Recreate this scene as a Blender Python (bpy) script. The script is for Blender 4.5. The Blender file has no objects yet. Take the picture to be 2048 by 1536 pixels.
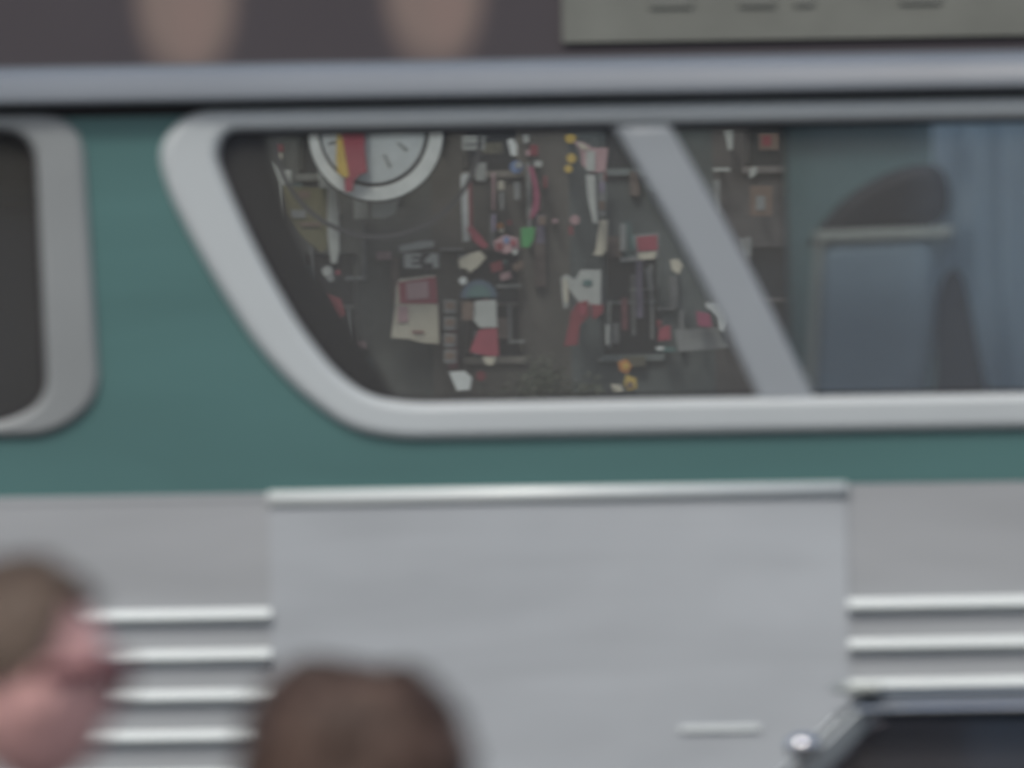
import bpy, bmesh, math, random
from mathutils import Vector, Matrix, noise
R = math.radians
random.seed(7)
sc = bpy.context.scene
COL = sc.collection

# ---------------------------------------------------------------- camera
F = 36000.0                       # focal length in pixels of the 2048 px wide photo
CAMZ = 1.6
cam_d = bpy.data.cameras.new("camera")
cam = bpy.data.objects.new("camera", cam_d); COL.objects.link(cam)
cam_d.sensor_width = 36.0
cam_d.lens = F / 2048 * 36.0
cam_d.clip_start = 1.0; cam_d.clip_end = 3000
CM = Matrix.Rotation(math.pi/2 + math.atan(628/F), 3, 'X') @ Matrix.Rotation(R(-0.945), 3, 'Z')
cam.matrix_world = Matrix.Translation((0, 0, CAMZ)) @ CM.to_4x4()
cam_d.dof.use_dof = True
cam_d.dof.focus_distance = 108.0
cam_d.dof.aperture_fstop = (cam_d.lens / 1000) / 0.046
cam_d.dof.aperture_ratio = 0.78
sc.camera = cam

# ---------------------------------------------------------------- sky, sun, exposure
SUN_EL, SUN_AZ = R(52), R(200)     # azimuth clockwise from +Y: behind the camera, a little left
w = bpy.data.worlds.new("World"); sc.world = w; w.use_nodes = True
nt = w.node_tree
bg = nt.nodes["Background"]
sky = nt.nodes.new("ShaderNodeTexSky"); sky.sky_type = 'NISHITA'; sky.sun_disc = False
sky.sun_elevation = SUN_EL; sky.sun_rotation = SUN_AZ
sky.dust_density = 4.0; sky.air_density = 1.0; sky.ozone_density = 1.0
nt.links.new(sky.outputs[0], bg.inputs[0]); bg.inputs[1].default_value = 0.09
sd = bpy.data.lights.new("sun", 'SUN'); sd.energy = 1.0; sd.angle = R(10); sd.color = (1.0, 0.96, 0.9)
so = bpy.data.objects.new("sun", sd); COL.objects.link(so)
dirv = Vector((math.sin(SUN_AZ)*math.cos(SUN_EL), math.cos(SUN_AZ)*math.cos(SUN_EL), math.sin(SUN_EL)))
so.rotation_euler = dirv.to_track_quat('Z', 'Y').to_euler(); so.location = (0, -20, 60)
sc.view_settings.view_transform = 'Standard'; sc.view_settings.look = 'None'
sc.view_settings.gamma = 1.0; sc.view_settings.exposure = 0.48

# ---------------------------------------------------------------- helpers
def W(px, py, D):
    v = CM @ Vector(((px-1024)/F, -(py-768)/F, -1.0))
    v = v * (D / v.y)
    return Vector((v.x, D, v.z + CAMZ))
def B(px, py, D=40.0):
    p = W(px, py, D); return (p.x, p.z)
def lin(c):
    return tuple(((x/255)/12.92 if x/255 <= .04045 else ((x/255+.055)/1.055)**2.4) for x in c)

_m = {}
def mat(name, rgb, rough=0.6, metal=0.0, spec=0.5, var=0.08, scale=3.0, bump=0.0, bscale=20.0, coat=0.0, stretch=None):
    if name in _m: return _m[name]
    m = bpy.data.materials.new(name); m.use_nodes = True; n = m.node_tree; p = n.nodes["Principled BSDF"]
    p.inputs["Roughness"].default_value = rough; p.inputs["Metallic"].default_value = metal
    p.inputs["Specular IOR Level"].default_value = spec; p.inputs["Coat Weight"].default_value = coat
    tc = n.nodes.new("ShaderNodeTexCoord"); no = n.nodes.new("ShaderNodeTexNoise")
    no.inputs["Scale"].default_value = scale; no.inputs["Detail"].default_value = 6
    if stretch:
        mp = n.nodes.new("ShaderNodeMapping"); mp.inputs["Scale"].default_value = stretch
        n.links.new(tc.outputs["Object"], mp.inputs["Vector"]); n.links.new(mp.outputs[0], no.inputs["Vector"])
        no.inputs["Distortion"].default_value = .6
    else:
        n.links.new(tc.outputs["Object"], no.inputs["Vector"])
    r = n.nodes.new("ShaderNodeValToRGB"); n.links.new(no.outputs["Fac"], r.inputs[0])
    r.color_ramp.elements[0].position = 0.3; r.color_ramp.elements[1].position = 0.7
    r.color_ramp.elements[0].color = tuple(max(0, c*(1-var)) for c in rgb) + (1,)
    r.color_ramp.elements[1].color = tuple(min(1, c*(1+var)) for c in rgb) + (1,)
    n.links.new(r.outputs[0], p.inputs["Base Color"])
    if bump:
        nb = n.nodes.new("ShaderNodeTexNoise"); nb.inputs["Scale"].default_value = bscale
        n.links.new(tc.outputs["Object"], nb.inputs["Vector"])
        b = n.nodes.new("ShaderNodeBump"); b.inputs["Strength"].default_value = bump
        b.inputs["Distance"].default_value = 0.02
        n.links.new(nb.outputs["Fac"], b.inputs["Height"]); n.links.new(b.outputs[0], p.inputs["Normal"])
    _m[name] = m; return m
def glassmat(name, tint=(0.90, 0.93, 0.95), refl=0.13):
    m = bpy.data.materials.new(name); m.use_nodes = True; n = m.node_tree
    for x in list(n.nodes):
        if x.type == 'BSDF_PRINCIPLED': n.nodes.remove(x)
    out = n.nodes["Material Output"]
    t = n.nodes.new("ShaderNodeBsdfTransparent"); t.inputs[0].default_value = tint + (1,)
    g = n.nodes.new("ShaderNodeBsdfGlossy"); g.inputs["Roughness"].default_value = 0.03
    df = n.nodes.new("ShaderNodeBsdfDiffuse"); df.inputs[0].default_value = (.5, .49, .45, 1)   # dust film added as a haze-like veil that lifts the darks
    mx = n.nodes.new("ShaderNodeMixShader"); mx.inputs[0].default_value = refl
    m2 = n.nodes.new("ShaderNodeMixShader")
    tc = n.nodes.new("ShaderNodeTexCoord"); no = n.nodes.new("ShaderNodeTexNoise"); no.inputs["Scale"].default_value = 2.5; no.inputs["Detail"].default_value = 8
    n.links.new(tc.outputs["Object"], no.inputs["Vector"])
    mr = n.nodes.new("ShaderNodeMapRange"); mr.inputs[3].default_value = 0.045; mr.inputs[4].default_value = 0.075
    n.links.new(no.outputs["Fac"], mr.inputs[0]); n.links.new(mr.outputs[0], m2.inputs[0])
    n.links.new(t.outputs[0], mx.inputs[1]); n.links.new(g.outputs[0], mx.inputs[2])
    n.links.new(mx.outputs[0], m2.inputs[1]); n.links.new(df.outputs[0], m2.inputs[2])
    n.links.new(m2.outputs[0], out.inputs[0]); return m

def tag(o, label=None, cat=None, group=None, kind=None):
    if label: o["label"] = label
    if cat: o["category"] = cat
    if group: o["group"] = group
    if kind: o["kind"] = kind
    return o
def empty(name, loc, label, cat, group=None):
    o = bpy.data.objects.new(name, None); COL.objects.link(o); o.location = loc; o.empty_display_size = .2
    return tag(o, label, cat, group)
def worldloc(p):
    l = Vector((0, 0, 0))
    while p is not None: l = l + p.location; p = p.parent
    return l
def link(name, me, m, parent=None, smooth=False):
    """mesh given in world coordinates; moved into the parent's frame"""
    o = bpy.data.objects.new(name, me); COL.objects.link(o)
    if parent is not None:
        o.parent = parent; me.transform(Matrix.Translation(-worldloc(parent)))
    if m is not None:
        me.materials.clear(); me.materials.append(m)
    if smooth:
        for p in me.polygons: p.use_smooth = True
    return o
def bmlink(name, bm, m, parent=None, smooth=False):
    me = bpy.data.meshes.new(name); bm.to_mesh(me); bm.free(); return link(name, me, m, parent, smooth)
def box(bm, x0, x1, y0, y1, z0, z1, bev=0.0, seg=2):
    r = bmesh.ops.create_cube(bm, size=1.0)
    for v in r['verts']:
        v.co = Vector(((x0+x1)/2+v.co.x*(x1-x0), (y0+y1)/2+v.co.y*(y1-y0), (z0+z1)/2+v.co.z*(z1-z0)))
    if bev:
        es = list({e for v in r['verts'] for e in v.link_edges})
        bmesh.ops.bevel(bm, geom=es, offset=bev, segments=seg, affect='EDGES', profile=.5)
def boxo(name, b, m, parent=None, bev=0.0):
    bm = bmesh.new(); box(bm, *b, bev=bev); return bmlink(name, bm, m, parent)
def cyl(bm, p0, p1, r0, r1=None, seg=20):
    p0 = Vector(p0); p1 = Vector(p1); d = p1-p0; r1 = r0 if r1 is None else r1
    q = d.to_track_quat('Z', 'Y').to_matrix().to_4x4(); q.translation = (p0+p1)/2
    bmesh.ops.create_cone(bm, cap_ends=True, segments=seg, radius1=r0, radius2=r1, depth=d.length, matrix=q)
def chaikin(p, n=3, closed=True):
    for _ in range(n):
        q = []
        L = len(p)
        for i in range(L if closed else L-1):
            a = p[i]; b = p[(i+1) % L]
            q.append((a[0]*.75+b[0]*.25, a[1]*.75+b[1]*.25)); q.append((a[0]*.25+b[0]*.75, a[1]*.25+b[1]*.75))
        if not closed: q = [p[0]] + q + [p[-1]]
        p = q
    return p
def rounded(poly, rad, n=8):
    """round the corners of a polygon"""
    out = []; L = len(poly)
    for i in range(L):
        P = Vector(poly[i]); A = Vector(poly[i-1])-P; C = Vector(poly[(i+1) % L])-P
        r = rad[i] if isinstance(rad, (list, tuple)) else rad
        if r <= 0: out.append(tuple(P)); continue
        t = min(r, A.length*.49, C.length*.49)
        a = P+A.normalized()*t; c = P+C.normalized()*t
        for k in range(n+1):
            s = k/n; q = a*(1-s)**2 + P*2*s*(1-s) + c*s*s; out.append((q.x, q.y))
    return out
def plate(name, polys, y0, y1, m, parent=None, bevel=0.0, smooth=False):
    """filled XZ outline with holes, from y0 (near) to y1"""
    cu = bpy.data.curves.new(name, 'CURVE'); cu.dimensions = '2D'; cu.fill_mode = 'BOTH'
    for p in polys:
        s = cu.splines.new('POLY'); s.points.add(len(p)-1)
        for i, (x, z) in enumerate(p): s.points[i].co = (x, z, 0, 1)
        s.use_cyclic_u = True
    h = abs(y1-y0)/2
    cu.extrude = max(0.0001, h-bevel); cu.bevel_depth = bevel; cu.bevel_resolution = 3; cu.offset = -bevel
    o = bpy.data.objects.new(name+"_tmp", cu); COL.objects.link(o)
    dg = bpy.context.evaluated_depsgraph_get()
    me = bpy.data.meshes.new_from_object(o.evaluated_get(dg))
    bpy.data.objects.remove(o); bpy.data.curves.remove(cu)
    me.transform(Matrix.Translation((0, (y0+y1)/2, 0)) @ Matrix.Rotation(math.pi/2, 4, 'X'))
    me.name = name
    return link(name, me, m, parent, smooth)
def sweepx(name, prof, x0, x1, m, parent=None, smooth=True):
    """closed YZ profile swept along X"""
    bm = bmesh.new(); a = [bm.verts.new((x0, y, z)) for y, z in prof]; b = [bm.verts.new((x1, y, z)) for y, z in prof]
    n = len(prof)
    for i in range(n): bm.faces.new((a[i], a[(i+1) % n], b[(i+1) % n], b[i]))
    bm.faces.new(a[::-1]); bm.faces.new(b); bmesh.ops.recalc_face_normals(bm, faces=bm.faces)
    o = bmlink(name, bm, m, parent)
    if smooth:
        for p in o.data.polygons:
            p.use_smooth = len(p.vertices) == 4
    return o
def arc(cx, cz, r, a0, a1, n=24):
    return [(cx+r*math.cos(R(a0+(a1-a0)*i/n)), cz+r*math.sin(R(a0+(a1-a0)*i/n))) for i in range(n+1)]
def copytree(o, parent=None):
    c = o.copy(); COL.objects.link(c)
    if parent is not None: c.parent = parent
    for ch in [x for x in bpy.data.objects if x.parent == o]: copytree(ch, c)
    return c

# ---------------------------------------------------------------- ground
asph = mat("asphalt", (0.06, 0.06, 0.062), .85, var=.25, scale=.8, bump=.3, bscale=60)
pave = mat("paving", (0.24, 0.235, 0.22), .85, var=.15, scale=1.5)
def struct(name, b, m):
    o = boxo(name, b, m); o["kind"] = "structure"; return o
g = boxo("ground", (-1500, 1500, -1200, 1800, -.6, -.15), mat("earth", (.14, .135, .12), .9, var=.2, scale=.05)); g["kind"] = "structure"
struct("road", (-400, 400, 28, 70, -.14, 0.0), asph)
struct("pavement", (-400, 400, -12, 28, -.13, .13), pave)
struct("plaza", (-400, 400, 70, 294, -.135, .12), mat("plaza_paving", (.2, .195, .18), .9, var=.15, scale=.4))
struct("kerb", (-400, 400, 27.85, 28.15, -.12, .145), mat("kerbstone", (.33, .32, .3), .8))
bm = bmesh.new()
for i in range(-30, 31): box(bm, i*9-1.5, i*9+1.5, 50.9, 51.05, .004, .008)
o = bmlink("lane_marking", bm, mat("road_paint", (.75, .75, .72), .7)); o["kind"] = "structure"

# ---------------------------------------------------------------- coach
GREEN = mat("green_paint", (0.075, 0.172, 0.168), .38, coat=.25, var=.09, scale=1.0, stretch=(.8, 1, 5))
WHITE = mat("white_trim_paint", (0.46, 0.51, 0.525), .42, var=.04, scale=2)
ALU = mat("brushed_aluminium", (0.385, 0.41, 0.425), .45, metal=.12, var=.08, scale=1.0, stretch=(.9, 1, 6))
PANEL = mat("smooth_silver_panel", (0.46, 0.50, 0.525), .42, metal=.2, var=.09, scale=1.0, stretch=(.9, 1, 5), bump=.6, bscale=2.2)
CHROME = mat("bright_moulding", (0.66, 0.72, 0.72), .45, metal=.15, var=.03)
ROOF = mat("roof_paint", (0.185, 0.212, 0.240), .45, var=.04)
DARK = mat("dark_interior", (0.05, 0.036, 0.036), .8, var=.2)
RUBB = mat("black_rubber", (0.02, 0.018, 0.022), .7)
TEAL = mat("teal_lining", (0.17, 0.27, 0.265), .7, var=.1)
GL = glassmat("coach_glass")

X0, X1 = -3.3, 7.6
YN, YF = 40.0, 42.44
bus = empty("coach", (2.1, 41.2, 0), "green and silver motor coach with white framed slanted windows passing in the street", "bus")
zroof = B(1024, 124)[1]; zdrip = B(1024, 183)[1]
zbelt = B(1024, 978)[1]
ztopside = B(1024, 200)[1]
# windows (outlines of the openings, in metres on the side of the coach)
def PX(l, D=40.0): return [B(x, y, D) for x, y in l]
xr = 6.9
xrpx = 1024 + xr*900
s_ = -0.0165
topz = lambda px: B(px, 262 - (px-470)*.0141)
open1 = PX([(452, 263), (xrpx, 263+(xrpx-452)*s_), (xrpx+40, 804+(xrpx-820)*s_), (820, 806), (735, 792), (672, 745), (600, 655), (520, 515), (458, 380), (432, 310)])
hole1 = rounded(open1, [.05, .08, .12, .06, .05, .06, .1, .2, .06, .04])
outer1 = PX([(380, 220), (xrpx+90, 220+(xrpx-380)*s_), (xrpx+130, 872+(xrpx-800)*s_), (800, 880), (700, 862), (600, 788), (510, 690), (410, 530), (335, 385), (312, 290)])
outer1 = rounded(outer1, [.07, .1, .16, .1, .09, .1, .12, .2, .1, .07])
lx0 = B(-1150, 500)[0]
open0 = PX([(-1150, 270), (70, 262), (95, 800), (10, 845), (-1150, 862)])
hole0 = rounded(open0, [.1, .08, .12, .1, .12])
outer0 = PX([(-1230, 232), (165, 228), (203, 800), (110, 872), (-1230, 905)])
outer0 = rounded(outer0, [.1, .1, .16, .14, .1])
# upper side: green panel with holes just inside the frames
sideout = [(X0+.25, zbelt), (X1, zbelt), (X1, ztopside), (X0+.45, ztopside), (X0+.25, ztopside-.2)]
plate("green_side_panel", [sideout, hole1, hole0], YN, YN+.05, GREEN, bus)
plate("window_frame", [outer1, hole1], YN-.022, YN+.03, WHITE, bus, bevel=.02, smooth=True)
f0 = plate("window_frame", [outer0, hole0], YN-.018, YN+.03, mat("greyed_trim_paint", (.25, .275, .28), .5), bus, bevel=.016, smooth=True)
f0["label"] = "greyer frame of the front side window"
bm = bmesh.new()
# dark inner gasket of both openings
def inset(p, d):
    n = len(p); out = []
    cx = 0
    A = sum(p[i][0]*p[(i+1) % n][1]-p[(i+1) % n][0]*p[i][1] for i in range(n))
    s = 1 if A > 0 else -1
    for i in range(n):
        a = Vector(p[i-1]); b = Vector(p[(i+1) % n]); t = (b-a).normalized()
        nrm = Vector((-t.y, t.x))*s
        out.append((p[i][0]+nrm.x*d, p[i][1]+nrm.y*d))
    return out
bm.free()
for h in (hole1, hole0):
    plate("window_gasket", [h, inset(h, .008)], YN-.004, YN+.06, RUBB, bus)
# slanted dividers and glass
def divider(dx):
    p = [B(x, y) for x, y in [(1222, 246), (1338, 246), (1500, 530), (1634, 806), (1522, 806), (1398, 545)]]
    p = [(x+dx, z) for x, z in p]
    top = chaikin([p[1], p[2], p[3]], 3, False); bot = chaikin([p[4], p[5], p[0]], 3, False)
    return top+bot
DV = mat("divider_paint", (.29, .325, .35), .45, var=.04)
step = 1.30
divs = []
for k in range(5):
    divider_o = plate("window_divider", [divider(k*step)], YN-.012, YN+.035, DV, bus, bevel=.012, smooth=True)
def xedge(z, k, right):       # x of a divider's side at height z
    a = B(1338 if right else 1222, 246); b = B(1634 if right else 1522, 806)
    t = (z-a[1])/(b[1]-a[1]); return a[0]+(b[0]-a[0])*t + k*step
zt = B(1024, 250)[1]+.01; zb = B(1024, 806)[1]-.01
pin = inset(hole1, -.004)
for k in range(-1, 5):
    l = [(xedge(zb, k, 1)-.03, zb), (xedge(zt, k, 1)-.03, zt)] if k >= 0 else None
    r = [(xedge(zt, k+1, 0)+.03, zt), (xedge(zb, k+1, 0)+.03, zb)]
    if k == -1:
        left = [p for p in pin if p[0] < B(840, 800)[0] and p[0] < 0]
        left = sorted(left, key=lambda p: p[1])
        poly = left + r
    elif k == 4:
        poly = l + [(xr-.02, zt+.0), (xr+.02, zb)]
    else: poly = l+r
    plate("window_pane", [poly], YN+.018, YN+.024, GL, bus)
plate("window_pane", [inset(hole0, -.004)], YN+.018, YN+.024, GL, bus)
# black strip colouring in the shade under the roof edge, then the roof
sweepx("gutter_or_shade_strip", [(YN-.004, zdrip+.03), (YN+.03, zdrip+.03), (YN+.03, ztopside-.028), (YN-.004, ztopside-.022)], X0+.4, X1, RUBB, bus, False)
H_ = zroof-zdrip+.016; zl_ = zdrip-.016
pr = [(YN+.02, zl_+.012), (YN-.02, zl_+.002), (YN-.05, zl_), (YN-.062, zl_+.006), (YN-.064, zl_+.014), (YN-.058, zl_+H_*.45), (YN-.045, zl_+H_*.75), (YN-.02, zroof-.004), (YN+.05, zroof), (YN+.13, zroof+.006), (YN+.13, zdrip+.04), (YN+.02, zdrip+.04)]
sweepx("roof_edge", pr, X0+.25, X1, ROOF, bus)
SKY0, SKY1 = .55, 7.0                      # skylight added unseen in the roof to light the seats and curtains
def slab(bm, x0, x1, y0, y1, z0, z1): box(bm, x0, x1, y0, y1, z0, z1)
bm = bmesh.new()
box(bm, X0+.25, SKY0, YN+.131, YF-.131, zroof-.03, zroof+.012); box(bm, SKY1, X1, YN+.131, YF-.131, zroof-.03, zroof+.012)
box(bm, SKY0, SKY1, YN+.131, YN+.16, zroof-.03, zroof+.012); box(bm, SKY0, SKY1, YF-.16, YF-.131, zroof-.03, zroof+.012)
bmlink("roof", bm, ROOF, bus)
boxo("added_skylight", (SKY0+.002, SKY1-.002, YN+.162, YF-.162, zroof-.004, zroof+.002), GL, bus)
pr2 = [(YN+YF-y, z) for y, z in pr]
sweepx("roof_edge", pr2, X0+.25, X1, ROOF, bus)
# lower side
boxo("upper_moulding", (X0+.25, B(540, 990)[0]-.004, YN-.002, YN+.03, zbelt-.016, zbelt+.0), ALU, bus)
z0s = .42
def arch(cx, r=.56):
    return [(cx+r*math.cos(R(a)), .5+r*math.sin(R(a))) for a in range(172, 7, -8)]
low = [(X0+.15, z0s), (X0+.15, zbelt-.6), (X0+.25, zbelt-.002), (X1, zbelt-.002), (X1, z0s)] + [p for cx in (5.6,) for p in arch(cx)[::-1]] + arch(-1.9)[::-1]
plate("lower_side_panel", [low], YN, YN+.04, ALU, bus)
zr0 = B(1024, 1224)[1]; dz = 80.5/900
xa, xb = B(541, 1230)[0], B(1697, 1215)[0]
for nm, a, b in (("fluting", X0+.2, xa), ("fluting", xb, X1)):
    bm = bmesh.new()
    for k in range(0, 9):
        z = zr0 - k*dz
        segs = [(a, b)]
        if z < 1.07:
            segs = []
            c = -1.9 if a < 0 else 5.6
            segs = [(a, c-.6), (c+.6, b)]
        for s0, s1 in segs:
            if s1 <= s0: continue
            prof = [(YN-.001, z+.019), (YN-.014, z+.015), (YN-.022, z+.006), (YN-.024, z-.002), (YN-.019, z-.008), (YN-.001, z-.014)]
            va = [bm.verts.new((s0, y, q)) for y, q in prof]; vb = [bm.verts.new((s1, y, q)) for y, q in prof]
            for i in range(len(prof)-1):
                bm.faces.new((va[i], va[i+1], vb[i+1], vb[i]))
            bm.faces.new(va[::-1]); bm.faces.new(vb)
    bmesh.ops.recalc_face_normals(bm, faces=bm.faces)
    bmlink(nm, bm, CHROME, bus)
pz = B(1024, 1010)[1]
plate("smooth_luggage_panel", [rounded([(xa, .55), (xa, pz+.002), (xb, pz+.002), (xb, .55)], .02)], YN-.005, YN+.0-.001, PANEL, bus, bevel=.001)
mz = B(1024, 990)[1]
mold = [(YN-.001, mz+.019)] + [(YN-.001-.017*math.sin(R(t)), mz+.019*math.cos(R(t))) for t in range(20, 180, 20)] + [(YN-.001, mz-.019)]
sweepx("panel_moulding", mold, xa, xb, CHROME, bus)
hz = B(1420, 1458)[1]
bm = bmesh.new(); box(bm, B(1360, 1450)[0], B(1520, 1450)[0], YN-.012, YN-.0051, hz-.007, hz+.007, .002)
bmlink("door_handle", bm, CHROME, bus)
# far side, floor, ends
DF = YF
fh = [B(x, y, DF) for x, y in [(530, 236), (1562, 222), (1580, 905), (860, 905), (745, 720), (605, 515), (545, 330)]]
fh = rounded(fh, [.03, .03, .03, .1, .1, .1, .1])
fo = [(X0+.25, z0s), (X1, z0s), (X1, zroof-.01), (X0+.45, zroof-.01)]
fh2 = [[(x, 2.2), (x+.9, 2.2), (x+.9, 2.9), (x, 2.9)] for x in (2.6, 3.9, 5.2, 6.4)]
plate("far_side_wall", [fo, fh] + [rounded(q, .06) for q in fh2], YF-.05, YF, DARK, bus)
boxo("interior_lining", (B(1572, 300, DF-.06)[0], 2.5, YF-.07, YF-.053, 1.3, zroof-.04), TEAL, bus)
boxo("floor", (X0+.4, X1-.1, YN+.05, YF-.06, 1.15, 1.25), DARK, bus)
boxo("ceiling", (X0+.5, SKY0, YN+.36, YF-.36, zroof-.05, zroof-.034), mat("cream_ceiling", (.7, .69, .65), .7), bus)
plate("rear_wall", [[(X1-.06, z0s), (X1, z0s), (X1, zroof-.01), (X1-.06, zroof-.01)]], YN+.055, YF-.055, ALU, bus)
plate("windscreen", [[(X0+.2, 1.5), (X0+.26, 1.5), (X0+.5, zroof-.06), (X0+.44, zroof-.06)]], YN+.2, YF-.2, GL, bus)
boxo("front_panel", (X0+.1, X0+.2, YN+.06, YF-.06, .45, 1.5), GREEN, bus, .04)
boxo("front_bumper", (X0-.05, X0+.1, YN-.02, YF+.02, .4, .62), CHROME, bus, .03)
for yy in (YN+.35, YF-.35):
    bm = bmesh.new(); cyl(bm, (X0+.06, yy, .95), (X0+.11, yy, .95), .11); bmlink("headlight", bm, mat("lamp_glass", (.7, .7, .68), .15), bus)
boxo("cab_partition", (B(300, 500, 41)[0], B(318, 500, 41)[0], YN+.06, YF-.06, 1.25, zroof-.06), DARK, bus)
boxo("grab_rail", (X0+.6, B(180, 500, 41)[0], 41.0, 41.03, B(100, 388, 41)[1]-.02, B(100, 388, 41)[1]+.02), mat("dull_steel", (.12, .11, .12), .5, metal=.5), bus, .008)
bm = bmesh.new(); cyl(bm, W(118, 655, 40.15), W(122, 748, 40.15), .014, .014, 12); bmlink("grab_handle", bm, WHITE, bus, True)
for cx in (-1.9, 5.6):
    for yy, d in ((YN+.03, .28), (YF-.31, .28)):
        bm = bmesh.new(); cyl(bm, (cx, yy, .5), (cx, yy+d, .5), .49, seg=48); t = bmlink("wheel", bm, RUBB, bus)
        bm = bmesh.new(); cyl(bm, (cx, yy-.01, .5), (cx, yy+d+.01, .5), .26, seg=32); bmlink("rim", bm, ALU, t)
boxo("underframe", (X0+.3, X1-.1, YN+.35, YF-.35, .45, 1.14), RUBB, bus)
boxo("wheel_well", (-2.55, -1.25, YN+.045, YN+.34, 1.08, 1.12), RUBB, bus); boxo("wheel_well", (4.95, 6.25, YN+.045, YN+.34, 1.08, 1.12), RUBB, bus)
# seats (each one could be lifted out only with bolts: parts of the coach)
VIN = mat("blue_grey_vinyl", (.33, .43, .50), .6, var=.08, bump=.2, bscale=12)
VIND = mat("dark_headrest_vinyl", (.025, .022, .026), .6)
PIPE = mat("cream_piping", (.55, .57, .5), .6)
def seat(dx, y0=40.55):
    D = y0
    P = lambda l: [(x+dx, z) for x, z in (B(a, b, D) for a, b in l)]
    s = plate("seat", [rounded(P([(1640, 482), (1868, 470), (1878, 640), (1850, 840), (1850, 1180), (1620, 1180), (1618, 800)]), .04)], y0, y0+.42, VIN, bus, bevel=.03, smooth=False)
    h = chaikin(P([(1612, 500), (1640, 448), (1700, 385), (1790, 335), (1880, 322), (1905, 380), (1890, 455), (1700, 462)]), 3)
    plate("headrest", [h], y0+.01, y0+.41, VIND, s, bevel=.03)
    plate("piping", [P([(1630, 462), (1905, 452), (1905, 476), (1630, 486)])], y0-.012, y0+.43, PIPE, s, bevel=.008)
    plate("piping", [P([(1630, 486), (1645, 486), (1628, 830), (1606, 830)])], y0-.008, y0+.0, PIPE, s)
    plate("side_cushion", [chaikin(P([(1868, 600), (1895, 535), (1925, 545), (1945, 640), (1975, 790), (1990, 860), (1850, 860), (1872, 760)]), 2)], y0-.06, y0-.012, VIND, s, bevel=.012)
    return s
for k in range(4): seat(k*1.25)
CUR = mat("pale_blue_curtain", (.80, .90, .95), .8, var=.05)
_n = CUR.node_tree; _t = _n.nodes.new("ShaderNodeBsdfTranslucent"); _t.inputs[0].default_value = (.8, .9, .95, 1)
_x = _n.nodes.new("ShaderNodeMixShader"); _x.inputs[0].default_value = .5          # thin cloth lets light from the added skylight through
_n.links.new(_n.nodes["Principled BSDF"].outputs[0], _x.inputs[1]); _n.links.new(_t.outputs[0], _x.inputs[2])
_n.links.new(_x.outputs[0], _n.nodes["Material Output"].inputs[0])
for k in range(4):
    bm = bmesh.new()
    xs = B(1868, 500, 40.62)[0] + k*1.3
    n = 60; zt_ = B(1900, 215, 40.62)[1]; zb_ = B(1900, 830, 40.2)[1]
    rows = []
    for i in range(n+1):
        t = i/n; x = xs + t*.42; y = 40.62+.018*math.sin(t*34)+.006*math.sin(t*91)
        rows.append((bm.verts.new((x, y, zb_)), bm.verts.new((x+(.0 if t > .5 else (.5-t)*.0), y, zt_))))
    for i in range(n): bm.faces.new((rows[i][0], rows[i+1][0], rows[i+1][1], rows[i][1]))
    r = bmesh.ops.solidify(bm, geom=bm.faces[:], thickness=.004)
    bmlink("curtain", bm, CUR, bus, True)

# ---------------------------------------------------------------- painted hoarding above the coach
hd = empty("billboard", (W(240, 1396, 46).x, 46, 0), "dark hoarding above the coach roof with two pinkish faces and a pale text band", "billboard")
m = bpy.data.materials.new("airbrushed_faces"); m.use_nodes = True; n = m.node_tree; p = n.nodes["Principled BSDF"]; p.inputs["Roughness"].default_value = .7
geo = n.nodes.new("ShaderNodeTexCoord"); last = None
HB = Vector(hd.location)
def face_mask(cx, cz, rx, rz, e0, e1):
    mp = n.nodes.new("ShaderNodeMapping"); mp.inputs["Location"].default_value = (-cx/rx, 0, -cz/rz); mp.inputs["Scale"].default_value = (1/rx, 0, 1/rz)
    n.links.new(geo.outputs["Object"], mp.inputs["Vector"])
    ln = n.nodes.new("ShaderNodeVectorMath"); ln.operation = 'LENGTH'; n.links.new(mp.outputs[0], ln.inputs[0])
    mr = n.nodes.new("ShaderNodeMapRange"); mr.interpolation_type = 'SMOOTHSTEP'
    mr.inputs[1].default_value = e0; mr.inputs[2].default_value = e1; mr.inputs[3].default_value = 1; mr.inputs[4].default_value = 0
    n.links.new(ln.outputs["Value"], mr.inputs[0]); return mr.outputs[0]
def over(base, fac, col):
    mx = n.nodes.new("ShaderNodeMix"); mx.data_type = 'RGBA'
    if isinstance(base, tuple): mx.inputs[6].default_value = base+(1,)
    else: n.links.new(base, mx.inputs[6])
    n.links.new(fac, mx.inputs[0]); mx.inputs[7].default_value = col+(1,); return mx.outputs[2]
def loc(px, py):
    q = W(px, py, 46)-HB; return q.x, q.z
no = n.nodes.new("ShaderNodeTexNoise"); no.inputs["Scale"].default_value = 2.0; n.links.new(geo.outputs["Object"], no.inputs["Vector"])
c = over((.050, .044, .052), no.outputs["Fac"], (.066, .06, .068))
for (fx, tip, wd) in ((372, 168, 108), (868, 145, 108)):
    x, z = loc(fx, tip-175); u = 1/783
    c = over(c, face_mask(x, z+.0, wd*u*1.1, 195*u, .45, 1.15), (.225, .175, .155))
    c = over(c, face_mask(x+12*u*(1 if fx < 500 else 2), z-30*u, 55*u, 120*u, .2, 1.1), (.24, .18, .16))
    c = over(c, face_mask(x, z+175*u, 120*u, 80*u, .8, 1.1), (.04, .03, .03))     # hair of the painted head
    c = over(c, face_mask(x-38*u, z+40*u, 20*u, 9*u, .6, 1.1), (.03, .03, .03))
    c = over(c, face_mask(x+38*u, z+40*u, 20*u, 9*u, .6, 1.1), (.03, .03, .03))
n.links.new(c, p.inputs["Base Color"])
x0h, x1h = W(-900, 100, 46).x, W(2500, 100, 46).x
zb_h = W(1024, 195, 46).z
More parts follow.
